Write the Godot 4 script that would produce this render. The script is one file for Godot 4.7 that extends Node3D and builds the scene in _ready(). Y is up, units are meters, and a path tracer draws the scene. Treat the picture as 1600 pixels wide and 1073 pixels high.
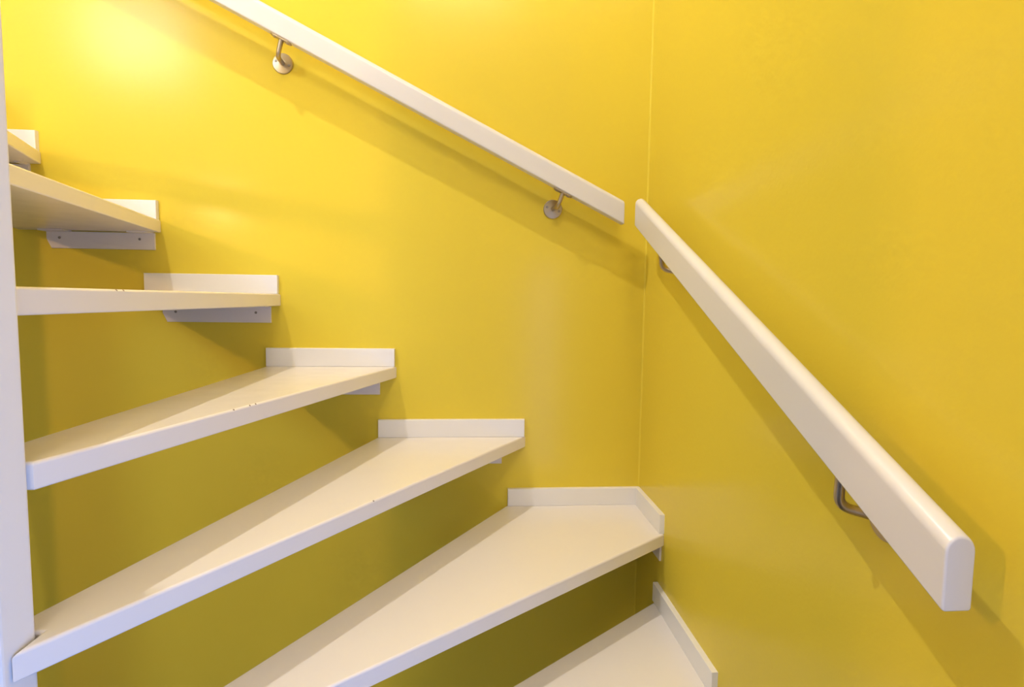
extends Node3D
# A winder stair between yellow walls. Corner of the walls on the y axis: rear wall at z = 0, right wall at x = 0, floor at y = 0.

const EYE := 2.30            # height of the camera's reference level above the hall floor

var taken := {}
var org := Vector3.ZERO      # origin of the thing being built; points are given in world coordinates
var white: StandardMaterial3D
var tread_white: StandardMaterial3D
var rail_white: StandardMaterial3D
var yellow: StandardMaterial3D
var yellow_rough: StandardMaterial3D
var plain_white: StandardMaterial3D
var floor_mat: StandardMaterial3D
var steel: StandardMaterial3D
var primer: StandardMaterial3D
var screw_mat: StandardMaterial3D
var chip_mat: StandardMaterial3D

func _ready():
	make_camera()
	make_sky()
	make_lights()
	make_materials()
	make_room()
	make_treads()
	make_newel()
	make_rails()

# ------------------------------------------------------------------ camera, sky, light
func make_camera():
	var cam := Camera3D.new()
	cam.name = "camera"
	var right := Vector3(0.99699069, 0.01354184, 0.07632947)
	var up := Vector3(-0.00753766, 0.99689291, -0.07840731)
	var fwd := Vector3(0.07715408, -0.07759601, -0.99399502)
	cam.transform = Transform3D(Basis(right, up, -fwd).orthonormalized(), Vector3(-0.4854, EYE + 0.02, 1.528))
	cam.fov = 62.8197
	cam.near = 0.03
	cam.far = 60.0
	add_child(cam)
	cam.current = true

func make_sky():
	var we := WorldEnvironment.new()
	we.name = "environment"
	var env := Environment.new()
	env.background_mode = Environment.BG_SKY
	var sky := Sky.new()
	var sm := ProceduralSkyMaterial.new()
	sm.sky_top_color = Color(0.55, 0.68, 0.86)
	sm.sky_horizon_color = Color(0.85, 0.89, 0.93)
	sm.ground_horizon_color = Color(0.55, 0.55, 0.52)
	sm.ground_bottom_color = Color(0.35, 0.34, 0.32)
	sky.sky_material = sm
	env.sky = sky
	env.tonemap_mode = Environment.TONE_MAPPER_LINEAR
	env.tonemap_exposure = 1.01
	env.background_energy_multiplier = 0.9
	env.sdfgi_enabled = true
	env.ssao_enabled = true
	env.ssil_enabled = true
	we.environment = env
	add_child(we)

const LAMP_A := Vector3(-1.50, EYE + 2.5, 0.97)
const LAMP_B := Vector3(-1.85, EYE + 0.52, 1.75)

func omni(called, at, col, energy, size):
	var l := OmniLight3D.new()
	l.name = called
	l.position = at
	l.light_color = col
	l.light_energy = energy
	l.light_size = size
	l.omni_range = 9.0
	l.omni_attenuation = 2.0
	l.shadow_enabled = true
	add_child(l)

func area(called, at, look, size, col, energy):
	var l := AreaLight3D.new()
	l.name = called
	l.area_size = size
	l.light_color = col
	l.light_energy = energy
	l.area_range = 9.0
	l.shadow_enabled = true
	add_child(l)
	l.look_at_from_position(at, look, Vector3.UP)

func make_lights():
	omni("stairwell_lamp_light", LAMP_A, Color(1.0, 0.975, 0.97), 2.85, 0.02)
	omni("hall_lamp_light", LAMP_B, Color(1.0, 0.80, 0.56), 0.58, 0.03)
	# daylight from the low window in the white wall beside the viewer
	area("side_daylight", Vector3(-0.015, EYE - 0.45, 2.1), Vector3(-1.0, EYE - 0.45, 2.1), Vector2(1.18, 1.38), Color(0.44, 0.64, 1.0), 3.35)
	# daylight from the frosted window of the hall
	area("hall_daylight", Vector3(-3.23, EYE + 2.13, FRONT - 0.02), Vector3(-3.23, EYE + 2.13, 0.0), Vector2(0.74, 0.62), Color(0.93, 0.96, 1.0), 0.5)
	# daylight from the high window in the wall behind the viewer
	area("front_daylight", Vector3(-0.6, EYE + 2.875, FRONT - 0.02), Vector3(-0.6, EYE + 2.875, 0.0), Vector2(0.92, 0.73), Color(1.0, 0.945, 0.86), 4.2)

# ------------------------------------------------------------------ materials
func noise_tex(freq, octaves, seed_n, as_normal, strength, lo := 0.0, hi := 1.0, size := 512):
	var n := FastNoiseLite.new()
	n.seed = seed_n
	n.noise_type = FastNoiseLite.TYPE_SIMPLEX_SMOOTH
	n.frequency = freq
	n.fractal_octaves = octaves
	var t := NoiseTexture2D.new()
	t.width = size
	t.height = size
	t.seamless = true
	t.noise = n
	if as_normal:
		t.as_normal_map = true
		t.bump_strength = strength
	else:
		var g := Gradient.new()
		g.set_color(0, Color(lo, lo, lo))
		g.set_color(1, Color(hi, hi, hi))
		t.color_ramp = g
	return t

func mat(col, rough, spec := 0.5) -> StandardMaterial3D:
	var m := StandardMaterial3D.new()
	m.albedo_color = col
	m.roughness = rough
	m.metallic_specular = spec
	return m

func make_materials():
	var roller = noise_tex(0.05, 3, 7, true, 1.2)
	var sheen = noise_tex(0.012, 3, 5, false, 0.0, 0.80, 1.0)
	yellow = mat(Color(0.90, 0.80, 0.265), 0.19, 0.27)
	yellow.normal_enabled = true
	yellow.normal_texture = roller
	yellow.normal_scale = 0.06
	yellow.uv1_triplanar = true
	yellow.uv1_world_triplanar = true
	yellow.uv1_scale = Vector3(3, 3, 3)
	yellow_rough = yellow.duplicate()
	yellow_rough.normal_scale = 0.16
	white = mat(Color(0.935, 0.92, 0.90), 0.32)
	tread_white = mat(Color(0.925, 0.895, 0.86), 0.26)
	tread_white.roughness_texture = sheen
	tread_white.uv1_triplanar = true
	tread_white.uv1_scale = Vector3(2, 2, 2)
	rail_white = mat(Color(0.875, 0.855, 0.835), 0.26)
	plain_white = mat(Color(0.77, 0.77, 0.77), 0.7)
	floor_mat = mat(Color(0.36, 0.34, 0.32), 0.5)
	steel = mat(Color(0.72, 0.66, 0.55), 0.34)
	steel.metallic = 1.0
	primer = mat(Color(0.90, 0.865, 0.83), 0.45)
	screw_mat = mat(Color(0.58, 0.55, 0.52), 0.4)
	screw_mat.metallic = 0.8
	chip_mat = mat(Color(0.50, 0.43, 0.36), 0.8)

# ------------------------------------------------------------------ mesh helpers
func begin() -> SurfaceTool:
	var st := SurfaceTool.new()
	st.begin(Mesh.PRIMITIVE_TRIANGLES)
	return st

func tri(st: SurfaceTool, a: Vector3, b: Vector3, c: Vector3, na: Vector3, nb: Vector3, nc: Vector3):
	var g := (b - a).cross(c - a)
	if g.length_squared() < 1e-18:
		return
	# clockwise seen from the side the normals point to
	if g.dot(na + nb + nc) > 0.0:
		var t := b; b = c; c = t
		var tn := nb; nb = nc; nc = tn
	for v in [[a, na], [b, nb], [c, nc]]:
		st.set_normal(v[1])
		st.set_uv(Vector2.ZERO)
		st.add_vertex(v[0] - org)

func quad(st, a, b, c, d, na, nb, nc, nd):
	tri(st, a, b, c, na, nb, nc)
	tri(st, a, c, d, na, nc, nd)

func box(st, lo: Vector3, hi: Vector3, bev := 0.0):
	var poly := PackedVector2Array([Vector2(lo.x, lo.z), Vector2(hi.x, lo.z), Vector2(hi.x, hi.z), Vector2(lo.x, hi.z)])
	slab(st, poly, lo.y, hi.y, bev, bev, 2 if bev > 0.0 else 0)

# a horizontal board with outline poly (x, z), rounded by rt along its top and rb along its bottom edges
func slab(st, poly: PackedVector2Array, y0: float, y1: float, rt := 0.0, rb := 0.0, seg := 4):
	var turn := 0.0
	var n := poly.size()
	for i in n:
		turn += poly[i].cross(poly[(i + 1) % n])
	if turn < 0.0:
		poly = poly.duplicate()
		poly.reverse()
	var en := []
	for i in n:
		var e: Vector2 = (poly[(i + 1) % n] - poly[i]).normalized()
		en.append(Vector2(e.y, -e.x))
	var inset := func(d: float) -> PackedVector2Array:
		var out := PackedVector2Array()
		for i in n:
			var a: Vector2 = en[(i + n - 1) % n]
			var b: Vector2 = en[i]
			var k: float = 1.0 + a.dot(b)
			out.append(poly[i] - (a + b) * (d / max(k, 0.15)))
		return out
	var rings := []          # [outline, y, sin of the normal's elevation]
	if rt > 0.0:
		for s in seg + 1:
			var a: float = PI / 2 * (1.0 - float(s) / seg)
			rings.append([inset.call(rt * (1.0 - cos(a))), y1 - rt * (1.0 - sin(a)), sin(a)])
	else:
		rings.append([poly, y1, 0.0])
	if rb > 0.0:
		for s in seg + 1:
			var a: float = PI / 2 * float(s) / seg
			rings.append([inset.call(rb * (1.0 - cos(a))), y0 + rb * (1.0 - sin(a)), -sin(a)])
	else:
		rings.append([poly, y0, 0.0])
	for r in rings.size() - 1:
		for i in n:
			var j := (i + 1) % n
			var p: PackedVector2Array = rings[r][0]
			var q: PackedVector2Array = rings[r + 1][0]
			var n0 := Vector3(en[i].x * sqrt(1.0 - pow(rings[r][2], 2)), rings[r][2], en[i].y * sqrt(1.0 - pow(rings[r][2], 2)))
			var n1 := Vector3(en[i].x * sqrt(1.0 - pow(rings[r + 1][2], 2)), rings[r + 1][2], en[i].y * sqrt(1.0 - pow(rings[r + 1][2], 2)))
			quad(st, Vector3(p[i].x, rings[r][1], p[i].y), Vector3(p[j].x, rings[r][1], p[j].y), Vector3(q[j].x, rings[r + 1][1], q[j].y), Vector3(q[i].x, rings[r + 1][1], q[i].y), n0, n0, n1, n1)
	for cap in [[rings[0], Vector3.UP], [rings[-1], Vector3.DOWN]]:
		var pl: PackedVector2Array = cap[0][0]
		var big := PackedVector2Array()
		for q in pl:
			big.append(q * 1000.0)
		var idx := Geometry2D.triangulate_polygon(big)
		if idx.is_empty():
			print('no cap ', pl)
		for t in range(0, idx.size(), 3):
			var a: Vector2 = pl[idx[t]]
			var b: Vector2 = pl[idx[t + 1]]
			var c: Vector2 = pl[idx[t + 2]]
			tri(st, Vector3(a.x, cap[0][1], a.y), Vector3(b.x, cap[0][1], b.y), Vector3(c.x, cap[0][1], c.y), cap[1], cap[1], cap[1])

# the same board standing against a wall: outline in (u, v), extruded along w; u, v, w are world directions
func plate(st, o: Vector3, u: Vector3, v: Vector3, w: Vector3, poly: PackedVector2Array, thick: float, bev := 0.0):
	var tmp := begin()
	var keep := org
	org = Vector3.ZERO
	slab(tmp, poly, 0.0, thick, bev, 0.0, 2)
	org = keep
	var arr := tmp.commit_to_arrays()
	var vs: PackedVector3Array = arr[Mesh.ARRAY_VERTEX]
	var ns: PackedVector3Array = arr[Mesh.ARRAY_NORMAL]
	for t in range(0, vs.size(), 3):
		var p := []
		for k in 3:
			var q: Vector3 = vs[t + k]
			var m: Vector3 = ns[t + k]
			p.append([o + u * q.x + w * q.y + v * q.z, (u * m.x + w * m.y + v * m.z).normalized()])
		tri(st, p[0][0], p[1][0], p[2][0], p[0][1], p[1][1], p[2][1])

func tube(st, pts: Array, r: float, sides := 14):
	var rings := []
	var side := Vector3.ZERO
	for i in pts.size():
		var d: Vector3 = (pts[min(i + 1, pts.size() - 1)] - pts[max(i - 1, 0)]).normalized()
		if side == Vector3.ZERO:
			side = d.cross(Vector3.UP if abs(d.y) < 0.8 else Vector3.RIGHT).normalized()
		side = (side - d * side.dot(d)).normalized()
		var up := d.cross(side)
		var ring := []
		for k in sides:
			var a := TAU * k / sides
			var nn := side * cos(a) + up * sin(a)
			ring.append([pts[i] + nn * r, nn])
		rings.append(ring)
	for i in rings.size() - 1:
		for k in sides:
			var a = rings[i][k]; var b = rings[i][(k + 1) % sides]
			var c = rings[i + 1][(k + 1) % sides]; var d2 = rings[i + 1][k]
			quad(st, a[0], b[0], c[0], d2[0], a[1], b[1], c[1], d2[1])
	for e in [0, rings.size() - 1]:
		var nn: Vector3 = (pts[0] - pts[1]).normalized() if e == 0 else (pts[-1] - pts[-2]).normalized()
		for k in range(1, sides - 1):
			tri(st, rings[e][0][0], rings[e][k][0], rings[e][k + 1][0], nn, nn, nn)

# a round plate: profile of [radius, height] from rim to centre, on axis w
func lathe(st, o: Vector3, w: Vector3, prof: Array, sides := 36):
	var s := w.cross(Vector3.UP if abs(w.y) < 0.8 else Vector3.RIGHT).normalized()
	var t := w.cross(s)
	for i in prof.size() - 1:
		var d := Vector2(prof[i + 1][0] - prof[i][0], prof[i + 1][1] - prof[i][1]).normalized()
		var nr := d.y
		var nh := -d.x
		if nh < -0.001 or (abs(nh) < 0.001 and nr < 0.0):
			nr = -nr; nh = -nh
		for k in sides:
			var a0 := TAU * k / sides
			var a1 := TAU * (k + 1) / sides
			var e0 := s * cos(a0) + t * sin(a0)
			var e1 := s * cos(a1) + t * sin(a1)
			var m0 := (e0 * nr + w * nh).normalized()
			var m1 := (e1 * nr + w * nh).normalized()
			quad(st, o + e0 * prof[i][0] + w * prof[i][1], o + e1 * prof[i][0] + w * prof[i][1], o + e1 * prof[i + 1][0] + w * prof[i + 1][1], o + e0 * prof[i + 1][0] + w * prof[i + 1][1], m0, m1, m1, m0)

func numbered(called: String) -> String:
	if not taken.has(called):
		taken[called] = 0
		return called
	taken[called] += 1
	return "%s_%03d" % [called, taken[called]]

func obj(called, st: SurfaceTool, m, parent = self) -> MeshInstance3D:
	var o := MeshInstance3D.new()
	o.name = called if parent != self else numbered(called)
	o.mesh = st.commit()
	o.material_override = m
	o.cast_shadow = GeometryInstance3D.SHADOW_CASTING_SETTING_ON
	parent.add_child(o, true)
	return o

func thing(called, at: Vector3, label, category, group = "") -> Node3D:
	var o := Node3D.new()
	o.name = numbered(called)
	o.position = at
	add_child(o)
	o.set_meta("label", label)
	o.set_meta("category", category)
	if group != "":
		o.set_meta("group", group)
	org = at
	return o

func struct(called, st, m, label, category) -> MeshInstance3D:
	var o := obj(called, st, m)
	o.set_meta("kind", "structure")
	o.set_meta("label", label)
	o.set_meta("category", category)
	return o

func slab_struct(called, lo, hi, m, label, category):
	org = Vector3.ZERO
	var st := begin()
	box(st, lo, hi)
	return struct(called, st, m, label, category)

# ------------------------------------------------------------------ room
const TOP := EYE + 3.5
const LW := -1.66            # face of the left wall
const FRONT := 3.45

const SIDE := [1.45, 2.75, -1.2, 0.3]        # low window in the white side wall: z from, z to, y from, y to (from EYE)
const HIGH := [-1.12, -0.08, 2.45, 3.3]       # high window in the front wall: x from, x to, y from, y to
const HALL := [-3.66, -2.80, 1.76, 2.50]     # frosted window of the hall in the front wall

# a wall plate with one rectangular hole; u runs along x or z, thickness from w0 to w1
func holed(st, along_x: bool, u0: float, u1: float, w0: float, w1: float, holes: Array):
	var cuts := [u0]
	for h in holes:
		cuts.append(h[0]); cuts.append(h[1])
	cuts.append(u1)
	for k in cuts.size() - 1:
		var spans := [[0.0, TOP]]
		if k % 2 == 1:
			var h: Array = holes[(k - 1) / 2]
			spans = [[0.0, EYE + h[2]], [EYE + h[3], TOP]]
		for q in spans:
			if along_x:
				box(st, Vector3(cuts[k], q[0], w0), Vector3(cuts[k + 1], q[1], w1))
			else:
				box(st, Vector3(w0, q[0], cuts[k]), Vector3(w1, q[1], cuts[k + 1]))

func window(called, along_x: bool, h: Array, w0: float, pane_mat, label):
	var m := Vector3((h[0] + h[1]) / 2, EYE + h[2], w0) if along_x else Vector3(w0, EYE + h[2], (h[0] + h[1]) / 2)
	org = m
	var f := 0.06
	var st := begin()
	var bits := [[h[0], h[0] + f, h[2], h[3]], [h[1] - f, h[1], h[2], h[3]], [h[0] + f, h[1] - f, h[2], h[2] + f], [h[0] + f, h[1] - f, h[3] - f, h[3]]]
	for q in bits:
		if along_x:
			box(st, Vector3(q[0], EYE + q[2], w0 + 0.03), Vector3(q[1], EYE + q[3], w0 + 0.08))
		else:
			box(st, Vector3(w0 + 0.03, EYE + q[2], q[0]), Vector3(w0 + 0.08, EYE + q[3], q[1]))
	var o := obj(called, st, plain_white)
	o.position = m
	o.set_meta("kind", "structure")
	o.set_meta("label", label)
	o.set_meta("category", "window")
	st = begin()
	if along_x:
		box(st, Vector3(h[0] + f, EYE + h[2] + f, w0 + 0.05), Vector3(h[1] - f, EYE + h[3] - f, w0 + 0.056))
	else:
		box(st, Vector3(w0 + 0.05, EYE + h[2] + f, h[0] + f), Vector3(w0 + 0.056, EYE + h[3] - f, h[1] - f))
	obj("pane", st, pane_mat, o)

func make_room():
	slab_struct("wall_rear", Vector3(-4.0, 0, -0.1), Vector3(0.1, TOP, 0.0), yellow, "satin yellow wall behind the open white treads", "wall")
	slab_struct("wall_right", Vector3(0.0, 0, 0.0), Vector3(0.1, TOP, 1.16), yellow_rough, "satin yellow wall right of the corner carrying the short sloping handrail", "wall")
	org = Vector3.ZERO
	var st := begin()
	holed(st, false, 1.16, FRONT, 0.0, 0.1, [SIDE])
	struct("wall_side", st, plain_white, "white wall with a low window, continuing the yellow wall out of the picture", "wall")
	# left of the stair: short return of the wall, then open to the hall, closed again towards the viewer
	st = begin()
	box(st, Vector3(LW - 0.06, 0, 0.0), Vector3(LW, EYE + 0.52, 0.5625))
	box(st, Vector3(LW - 0.06, 0, 2.2), Vector3(LW, TOP, FRONT))
	struct("wall_left", st, plain_white, "white wall with a wide full-height opening to the hall on the far side of the stair", "wall")
	slab_struct("wall_hall", Vector3(-4.1, 0, -0.1), Vector3(-4.0, TOP, FRONT), plain_white, "white end wall of the hall beyond the stair", "wall")
	org = Vector3.ZERO
	st = begin()
	holed(st, true, -4.1, 0.1, FRONT, FRONT + 0.1, [HALL, HIGH])
	struct("wall_front", st, plain_white, "white wall with two high windows facing the stair behind the viewer", "wall")
	slab_struct("ceiling", Vector3(-4.1, TOP, -0.1), Vector3(0.1, TOP + 0.1, FRONT + 0.1), plain_white, "white ceiling over the stairwell", "ceiling")
	slab_struct("floor", Vector3(-4.1, -0.1, -0.1), Vector3(0.1, 0.0, FRONT + 0.1), floor_mat, "plain floor of the hall at the foot of the stair", "floor")
	var pane := mat(Color(0.9, 0.93, 0.97), 0.1)
	pane.transparency = BaseMaterial3D.TRANSPARENCY_ALPHA
	pane.albedo_color.a = 0.12
	var frosted := mat(Color(0.95, 0.96, 0.97), 0.3)
	frosted.emission_enabled = true
	frosted.emission = Color(0.90, 0.95, 1.0)
	frosted.emission_energy_multiplier = 30.0
	window("window_1", true, HALL, FRONT, frosted, "frosted daylight window of the hall, in the wall behind the viewer")
	window("window_2", true, HIGH, FRONT, pane, "high clear window in the wall behind the viewer")
	window("window_3", false, SIDE, 0.0, pane, "low clear window in the white side wall")
	# the thin bead of paint in the corner of the two yellow walls
	org = Vector3.ZERO
	st = begin()
	slab(st, PackedVector2Array([Vector2(0, 0), Vector2(-0.0036, 0), Vector2(-0.0023, 0.001), Vector2(-0.001, 0.0023), Vector2(0, 0.0036)]), 0.0, TOP)
	struct("trim_2", st, yellow, "thin yellow bead of filler running up the corner of the two yellow walls", "trim")
	# the closed spine between the two flights, ending at the lower newel
	org = Vector3.ZERO
	st = begin()
	slab(st, PackedVector2Array([Vector2(-1.29, 0.944), Vector2(-1.2, 0.944), Vector2(-1.2, 1.455), Vector2(-1.29, 1.455)]), 0.0, EYE + 1.05, 0.004, 0.0, 3)
	struct("trim_1", st, plain_white, "white closed spine panel between the lower and the upper flight", "panel")
	# lamps
	var glow := mat(Color(1, 0.97, 0.92), 0.4)
	glow.emission_enabled = true
	glow.emission = Color(1.0, 0.9, 0.75)
	glow.emission_energy_multiplier = 2.0
	for a in [[LAMP_A, TOP, 0.07, "globe pendant lamp hanging high in the stairwell"], [LAMP_B, TOP, 0.06, "small globe pendant lamp in the hall beside the stair"]]:
		var lamp := thing("pendant_lamp", a[0], a[3], "lamp")
		st = begin()
		var prof := []
		for k in 17:
			var e := -PI / 2 + PI * k / 16
			prof.append([cos(e) * a[2], sin(e) * a[2]])
		lathe(st, a[0], Vector3.UP, prof, 28)
		obj("globe", st, glow, lamp)
		st = begin()
		tube(st, [a[0] + Vector3(0, a[2] - 0.003, 0), Vector3(a[0].x, a[1], a[0].z)], 0.004, 8)
		obj("cord", st, plain_white, lamp)
	org = Vector3.ZERO

# ------------------------------------------------------------------ stair
const Z := 0.0127            # thickness of the upstands
const HU := 0.0485           # their height above the tread
const TT := 0.0317           # thickness of a tread

func make_treads():
	var xe := -0.957
	var zb := 0.8895
	# [top height, outline, upstands [[from, to, on the right wall]], bracket [from, to, on the right wall], label]
	var all := [
		[0.3745, [[-1.658, 0.0], [-1.558, 0.0], [-1.238, zb], [-1.28, zb], [-1.658, 0.16]], [[-1.658, -1.5605, 0]], [[-1.65, -1.583, 0]], "topmost white winder tread, only its wall end showing past the newel post", 0.0],
		[0.2112, [[-1.62, 0.0], [-1.2758, 0.0], [-1.113, zb], [-1.262, zb]], [[-1.62, -1.2795, 0]], [[-1.551, -1.2892, 0]], "white winder tread seen from below, second from the top with its underside showing", 1.0],
		[0.0271, [[-1.3156, 0.0], [-0.9798, 0.0], [-0.9727, zb], [-1.15, zb]], [[-1.3156, -0.9835, 0]], [[-1.2761, -1.0037, 0]], "white winder tread at eye level, seen edge on as a flat band", 0.0],
		[-0.1635, [[-1.0165, 0.0], [-0.679, 0.0], [-0.9575, zb], [-1.036, zb]], [[-1.0165, -0.6825, 0]], [[-0.99, -0.7224, 0]], "fourth white winder tread from the top, narrow top surface with chipped front edge", 0.0],
		[-0.356, [[-0.7268, 0.0], [-0.3264, 0.0], [xe, 0.932], [xe, zb], [-1.004, zb]], [[-0.7268, -0.330, 0]], [[-0.68, -0.3914, 0]], "long white winder tread cut around the newel post, directly above the corner tread", 0.0],
		[-0.5515, [[-0.3737, 0.0], [0.0, 0.0], [0.0, 0.2127], [xe, 0.9265], [xe, 0.8885]], [[-0.3737, 0.0, 0], [Z, 0.2127, 1]], [[0.02, 0.198, 1]], "white corner winder tread with upstands along both yellow walls", 0.0],
		[-0.7404, [[0.0, 0.1784], [0.0, 0.5313], [xe, 0.985], [xe, 0.905]], [[0.1784, 0.529, 1]], [[0.22, 0.47, 1]], "lowest white winder tread, running out of the picture under the corner tread", 0.0],
	]
	for a in all:
		var y: float = EYE + a[0]
		var poly := PackedVector2Array()
		for q in a[1]:
			poly.append(Vector2(q[0], q[1]))
		var mid := Vector2.ZERO
		for q in poly:
			mid += q / poly.size()
		var t := thing("stair_tread", Vector3(mid.x, y - TT, mid.y), a[4], "stair tread", "white winder treads of the open stair")
		var st := begin()
		slab(st, poly, y - TT, y, 0.0045, 0.003, 4)
		obj("board", st, tread_white, t)
		for u in a[2]:
			st = begin()
			var h := HU
			var w: float = u[1] - u[0]
			var rect := PackedVector2Array([Vector2(0, 0), Vector2(w, 0), Vector2(w, h), Vector2(0, h)])
			if u[2] == 0:
				plate(st, Vector3(u[0], y, 0.0), Vector3.RIGHT, Vector3.UP, Vector3.BACK, rect, Z, 0.0015)
			else:
				plate(st, Vector3(0.0, y, u[0]), Vector3.BACK, Vector3.UP, Vector3.LEFT, rect, Z, 0.0015)
			obj("upstand", st, white, t)
		for b in a[3]:
			var w: float = b[1] - b[0]
			var right: bool = b[2] == 1
			var o := Vector3(0.0, y - TT - 0.0445, b[0]) if right else Vector3(b[0], y - TT - 0.0445, 0.0)
			var u := Vector3.BACK if right else Vector3.RIGHT
			var n := Vector3.LEFT if right else Vector3.BACK
			var h := 0.0425
			st = begin()
			plate(st, o, u, Vector3.UP, n, PackedVector2Array([Vector2(0.011, 0), Vector2(w, 0), Vector2(w, h), Vector2(0, h), Vector2(0, h * 0.55)]), 0.005, 0.001)
			for f in [[0.0, 0.22], [0.80, 0.985]]:
				plate(st, o + Vector3.UP * (h - 0.0015), u, n, Vector3.UP, PackedVector2Array([Vector2(w * f[0], 0), Vector2(w * f[1], 0), Vector2(w * f[1], 0.034), Vector2(w * f[0], 0.034)]), 0.0035)
			var br := obj("bracket", st, primer, t)
			for f in [0.12, 0.86]:
				st = begin()
				lathe(st, o + u * (w * f) + Vector3.UP * (h * 0.62) + n * 0.005, n, [[0.0034, 0.0], [0.003, 0.0011], [0.0012, 0.0014], [0.001, 0.0006], [0.0, 0.0006]], 14)
				obj("screw", st, screw_mat, br)
		# chipped paint on the front edge
	var chips := [[2, [[-0.9792, 0.70], [-0.979, 0.684]]], [3, [[-0.8612, 0.592], [-0.8500, 0.555], [-0.8455, 0.541]]], [4, [[-0.6546, 0.4905]]]]
	for c in chips:
		for p in c[1]:
			var t := get_node("stair_tread" if c[0] == 0 else "stair_tread_%03d" % c[0])
			org = t.position
			var st := begin()
			var a: Array = all[c[0]][1]
			var e := Vector2(a[2][0] - a[1][0], a[2][1] - a[1][1]).normalized()
			var f: float = (p[1] - a[1][1]) / e.y
			var at := Vector2(a[1][0], a[1][1]) + e * f
			var inward := Vector2(-e.y, e.x)
			if inward.x > 0: inward = -inward
			var c3 := Vector3(at.x + inward.x * 0.0015, EYE + all[c[0]][0] - 0.0012, at.y + inward.y * 0.0015)
			lathe(st, c3, Vector3(-inward.x, 1.0, -inward.y).normalized(), [[0.0019, -0.0008], [0.0016, 0.0002], [0.0, 0.0003]], 7)
			obj("paint_chip", st, chip_mat, t)

func make_newel():
	var at := Vector3(-1.12, 0.0, 0.918)
	var t := thing("newel_post", at, "square white newel post at the left edge, daylight blue towards its foot", "post")
	var st := begin()
	var poly := PackedVector2Array()
	var r := 0.006
	for c in [[-1.29, 0.8927, PI], [-0.9596, 0.8927, -PI / 2], [-0.9596, 0.944, 0.0], [-1.29, 0.944, PI / 2]]:
		var cx: float = c[0] + (r if c[0] < -1.0 else -r)
		var cz: float = c[1] + (r if c[1] < 0.91 else -r)
		for k in 5:
			var a: float = c[2] + PI / 2 * k / 4
			poly.append(Vector2(cx + r * cos(a), cz + r * sin(a)))
	slab(st, poly, 0.0, EYE + 1.05, 0.004, 0.0, 3)
	obj("shaft", st, white, t)
	st = begin()
	slab(st, PackedVector2Array([Vector2(-1.295, 0.888), Vector2(-0.955, 0.888), Vector2(-0.955, 0.949), Vector2(-1.295, 0.949)]), EYE + 1.05, EYE + 1.07, 0.004, 0.004, 3)
	obj("cap", st, white, t)

# ------------------------------------------------------------------ handrails
# a bullet section (flat below, round above), sheared along the slope so that both ends are cut plumb
func rail_mesh(along: Vector3, out: Vector3, s0: float, s1: float, yb: float, slope: float, off: float, w: float, h: float) -> SurfaceTool:
	var prof := []       # [out, up] round the section, from the bottom inner corner
	var c := 0.0035
	var r := w / 2
	for k in 4:
		var a := -PI / 2 - PI / 2 * k / 3
		prof.append(Vector2(c + c * cos(a), c + c * sin(a)))
	for k in 13:
		var a := PI - PI * k / 12
		prof.append(Vector2(r + r * cos(a), h - r + r * sin(a)))
	for k in 4:
		var a := 0.0 - PI / 2 * k / 3
		prof.append(Vector2(w - c + c * cos(a), c + c * sin(a)))
	var n := prof.size()
	var st := begin()
	var mid := Vector2(w / 2, h / 2)
	var pos := func(s: float, q: Vector2) -> Vector3:
		return along * s + out * (off - w + q.x) + Vector3.UP * (EYE + yb + slope * s + q.y)
	var nor := []
	for i in n:
		var d: Vector2 = (prof[(i + 1) % n] - prof[(i + n - 1) % n]).normalized()
		var m := Vector2(-d.y, d.x)
		if m.dot(prof[i] - mid) < 0: m = -m
		var v: Vector3 = out * m.x + Vector3.UP * m.y
		nor.append((v - along * slope * m.y).normalized())
	# rings: small round-over at the ends
	var e := 0.0022
	var rings := [[s0, 0.0022, -1.0], [s0 + e * 0.3, 0.0007, -0.7], [s0 + e, 0.0, 0.0], [s1 - e, 0.0, 0.0], [s1 - e * 0.3, 0.0007, 0.7], [s1, 0.0022, 1.0]]
	var pts := []
	for g in rings:
		var row := []
		for i in n:
			var q: Vector2 = prof[i]
			var m2 := Vector2(nor[i].dot(out), nor[i].y).normalized()
			var nn: Vector3 = (nor[i] * sqrt(max(0.0, 1.0 - g[2] * g[2])) + along * g[2]).normalized()
			row.append([pos.call(g[0], q - m2 * g[1]), nn])
		pts.append(row)
	for gi in pts.size() - 1:
		for i in n:
			var j := (i + 1) % n
			quad(st, pts[gi][i][0], pts[gi][j][0], pts[gi + 1][j][0], pts[gi + 1][i][0], pts[gi][i][1], pts[gi][j][1], pts[gi + 1][j][1], pts[gi + 1][i][1])
	for g in [0, pts.size() - 1]:
		var nn: Vector3 = -along if g == 0 else along
		var cen := Vector3.ZERO
		for i in n: cen += pts[g][i][0] / n
		for i in n:
			tri(st, cen, pts[g][i][0], pts[g][(i + 1) % n][0], nn, nn, nn)
	return st

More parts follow.
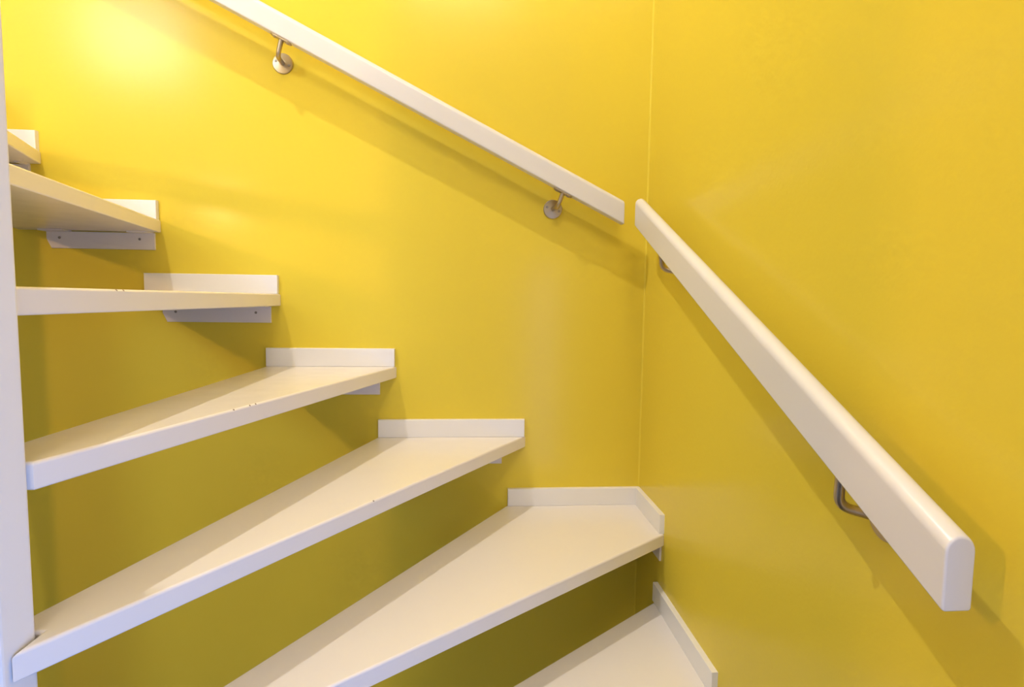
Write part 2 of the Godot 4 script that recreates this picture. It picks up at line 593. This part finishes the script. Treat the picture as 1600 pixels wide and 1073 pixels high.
func rail_bracket(parent, along: Vector3, out: Vector3, disc: Vector3, elbow: Vector3, top: Vector3, slope: float, disc_r: float):
	var st := begin()
	# bent round bar from the wall plate to the saddle
	var pts := [disc + out * 0.004]
	var d1 := (elbow - disc).normalized()
	var d2 := (top - elbow).normalized()
	var rr := 0.016
	pts.append(disc.lerp(elbow, 0.5))
	for k in 9:
		var f := k / 8.0
		var a := elbow - d1 * rr
		var b := elbow + d2 * rr
		pts.append(a.lerp(elbow, f).lerp(elbow.lerp(b, f), f))
	pts.append(elbow.lerp(top, 0.7))
	pts.append(top)
	tube(st, pts, 0.0058, 16)
	var arm := obj("wall_bracket", st, steel, parent)
	st = begin()
	lathe(st, disc, out, [[disc_r, 0.0], [disc_r, 0.0035], [disc_r - 0.0015, 0.005], [0.009, 0.0062], [0.0, 0.0062]], 40)
	obj("wall_plate", st, steel, arm)
	st = begin()
	var dir := (along + Vector3.UP * slope).normalized()
	var nrm := dir.cross(out).normalized()
	if nrm.y < 0: nrm = -nrm
	var half := 0.026
	plate(st, top - nrm * 0.0035, dir, out, nrm, PackedVector2Array([Vector2(-half, -0.005), Vector2(-half + 0.006, -0.0095), Vector2(half - 0.006, -0.0095), Vector2(half, -0.005), Vector2(half, 0.005), Vector2(half - 0.006, 0.0095), Vector2(-half + 0.006, 0.0095), Vector2(-half, 0.005)]), 0.0035)
	for s in [-0.017, 0.017]:
		lathe(st, top - nrm * 0.0035 + dir * s, -nrm, [[0.0045, 0.0], [0.004, 0.0018], [0.0, 0.0022]], 12)
	obj("saddle_plate", st, steel, arm)
	var side := (along * 0.94 - Vector3.UP * 0.30).normalized()
	for s in [-1.0, 1.0]:
		st = begin()
		lathe(st, disc + side * (s * disc_r * 0.66) + out * 0.0052, out, [[0.0036, 0.0], [0.0032, 0.0012], [0.0014, 0.0014], [0.0012, 0.0004], [0.0, 0.0004]], 14)
		obj("screw", st, screw_mat, arm)

func make_rails():
	# rear wall: from the newel side down to the corner
	var a := thing("handrail", Vector3(-0.95, EYE + 0.65, 0.0), "long white handrail sloping down across the rear wall on two visible brackets", "handrail", "white wall handrails of the stair")
	obj("rail", rail_mesh(Vector3.RIGHT, Vector3.BACK, -1.62, -0.0842, 0.1776, -0.4969, 0.075, 0.0278, 0.061), rail_white, a)
	for b in [[Vector3(-0.9627, 0.6118, 0.0), Vector3(-0.958, 0.6075, 0.057), Vector3(-0.9463, 0, 0.061)], [Vector3(-0.2615, 0.2642, 0.0), Vector3(-0.2565, 0.262, 0.057), Vector3(-0.2445, 0, 0.061)]]:
		var top: Vector3 = b[2]
		top.y = EYE + 0.1776 - 0.4969 * top.x
		rail_bracket(a, Vector3.RIGHT, Vector3.BACK, b[0] + Vector3(0, EYE, 0), b[1] + Vector3(0, EYE, 0), top, -0.4969, 0.0255)
	# right wall: from the corner down towards the viewer
	var c := thing("handrail", Vector3(0.0, EYE - 0.02, 0.62), "short white handrail sloping down the right wall towards the viewer, its rounded end facing out", "handrail", "white wall handrails of the stair")
	obj("rail", rail_mesh(Vector3.BACK, Vector3.LEFT, 0.1353, 1.0908, 0.2716, -0.4739, 0.0751, 0.0278, 0.0676), rail_white, c)
	for b in [[Vector3(0.0, 0.083, 0.292), Vector3(-0.052, 0.0935, 0.280), Vector3(-0.060, 0, 0.292)], [Vector3(0.0, -0.228, 0.93), Vector3(-0.052, -0.2155, 0.917), Vector3(-0.060, 0, 0.930)]]:
		var top: Vector3 = b[2]
		top.y = EYE + 0.2716 - 0.4739 * top.z
		rail_bracket(c, Vector3.BACK, Vector3.LEFT, b[0] + Vector3(0, EYE, 0), b[1] + Vector3(0, EYE, 0), top, -0.4739, 0.0255)
	org = Vector3.ZERO
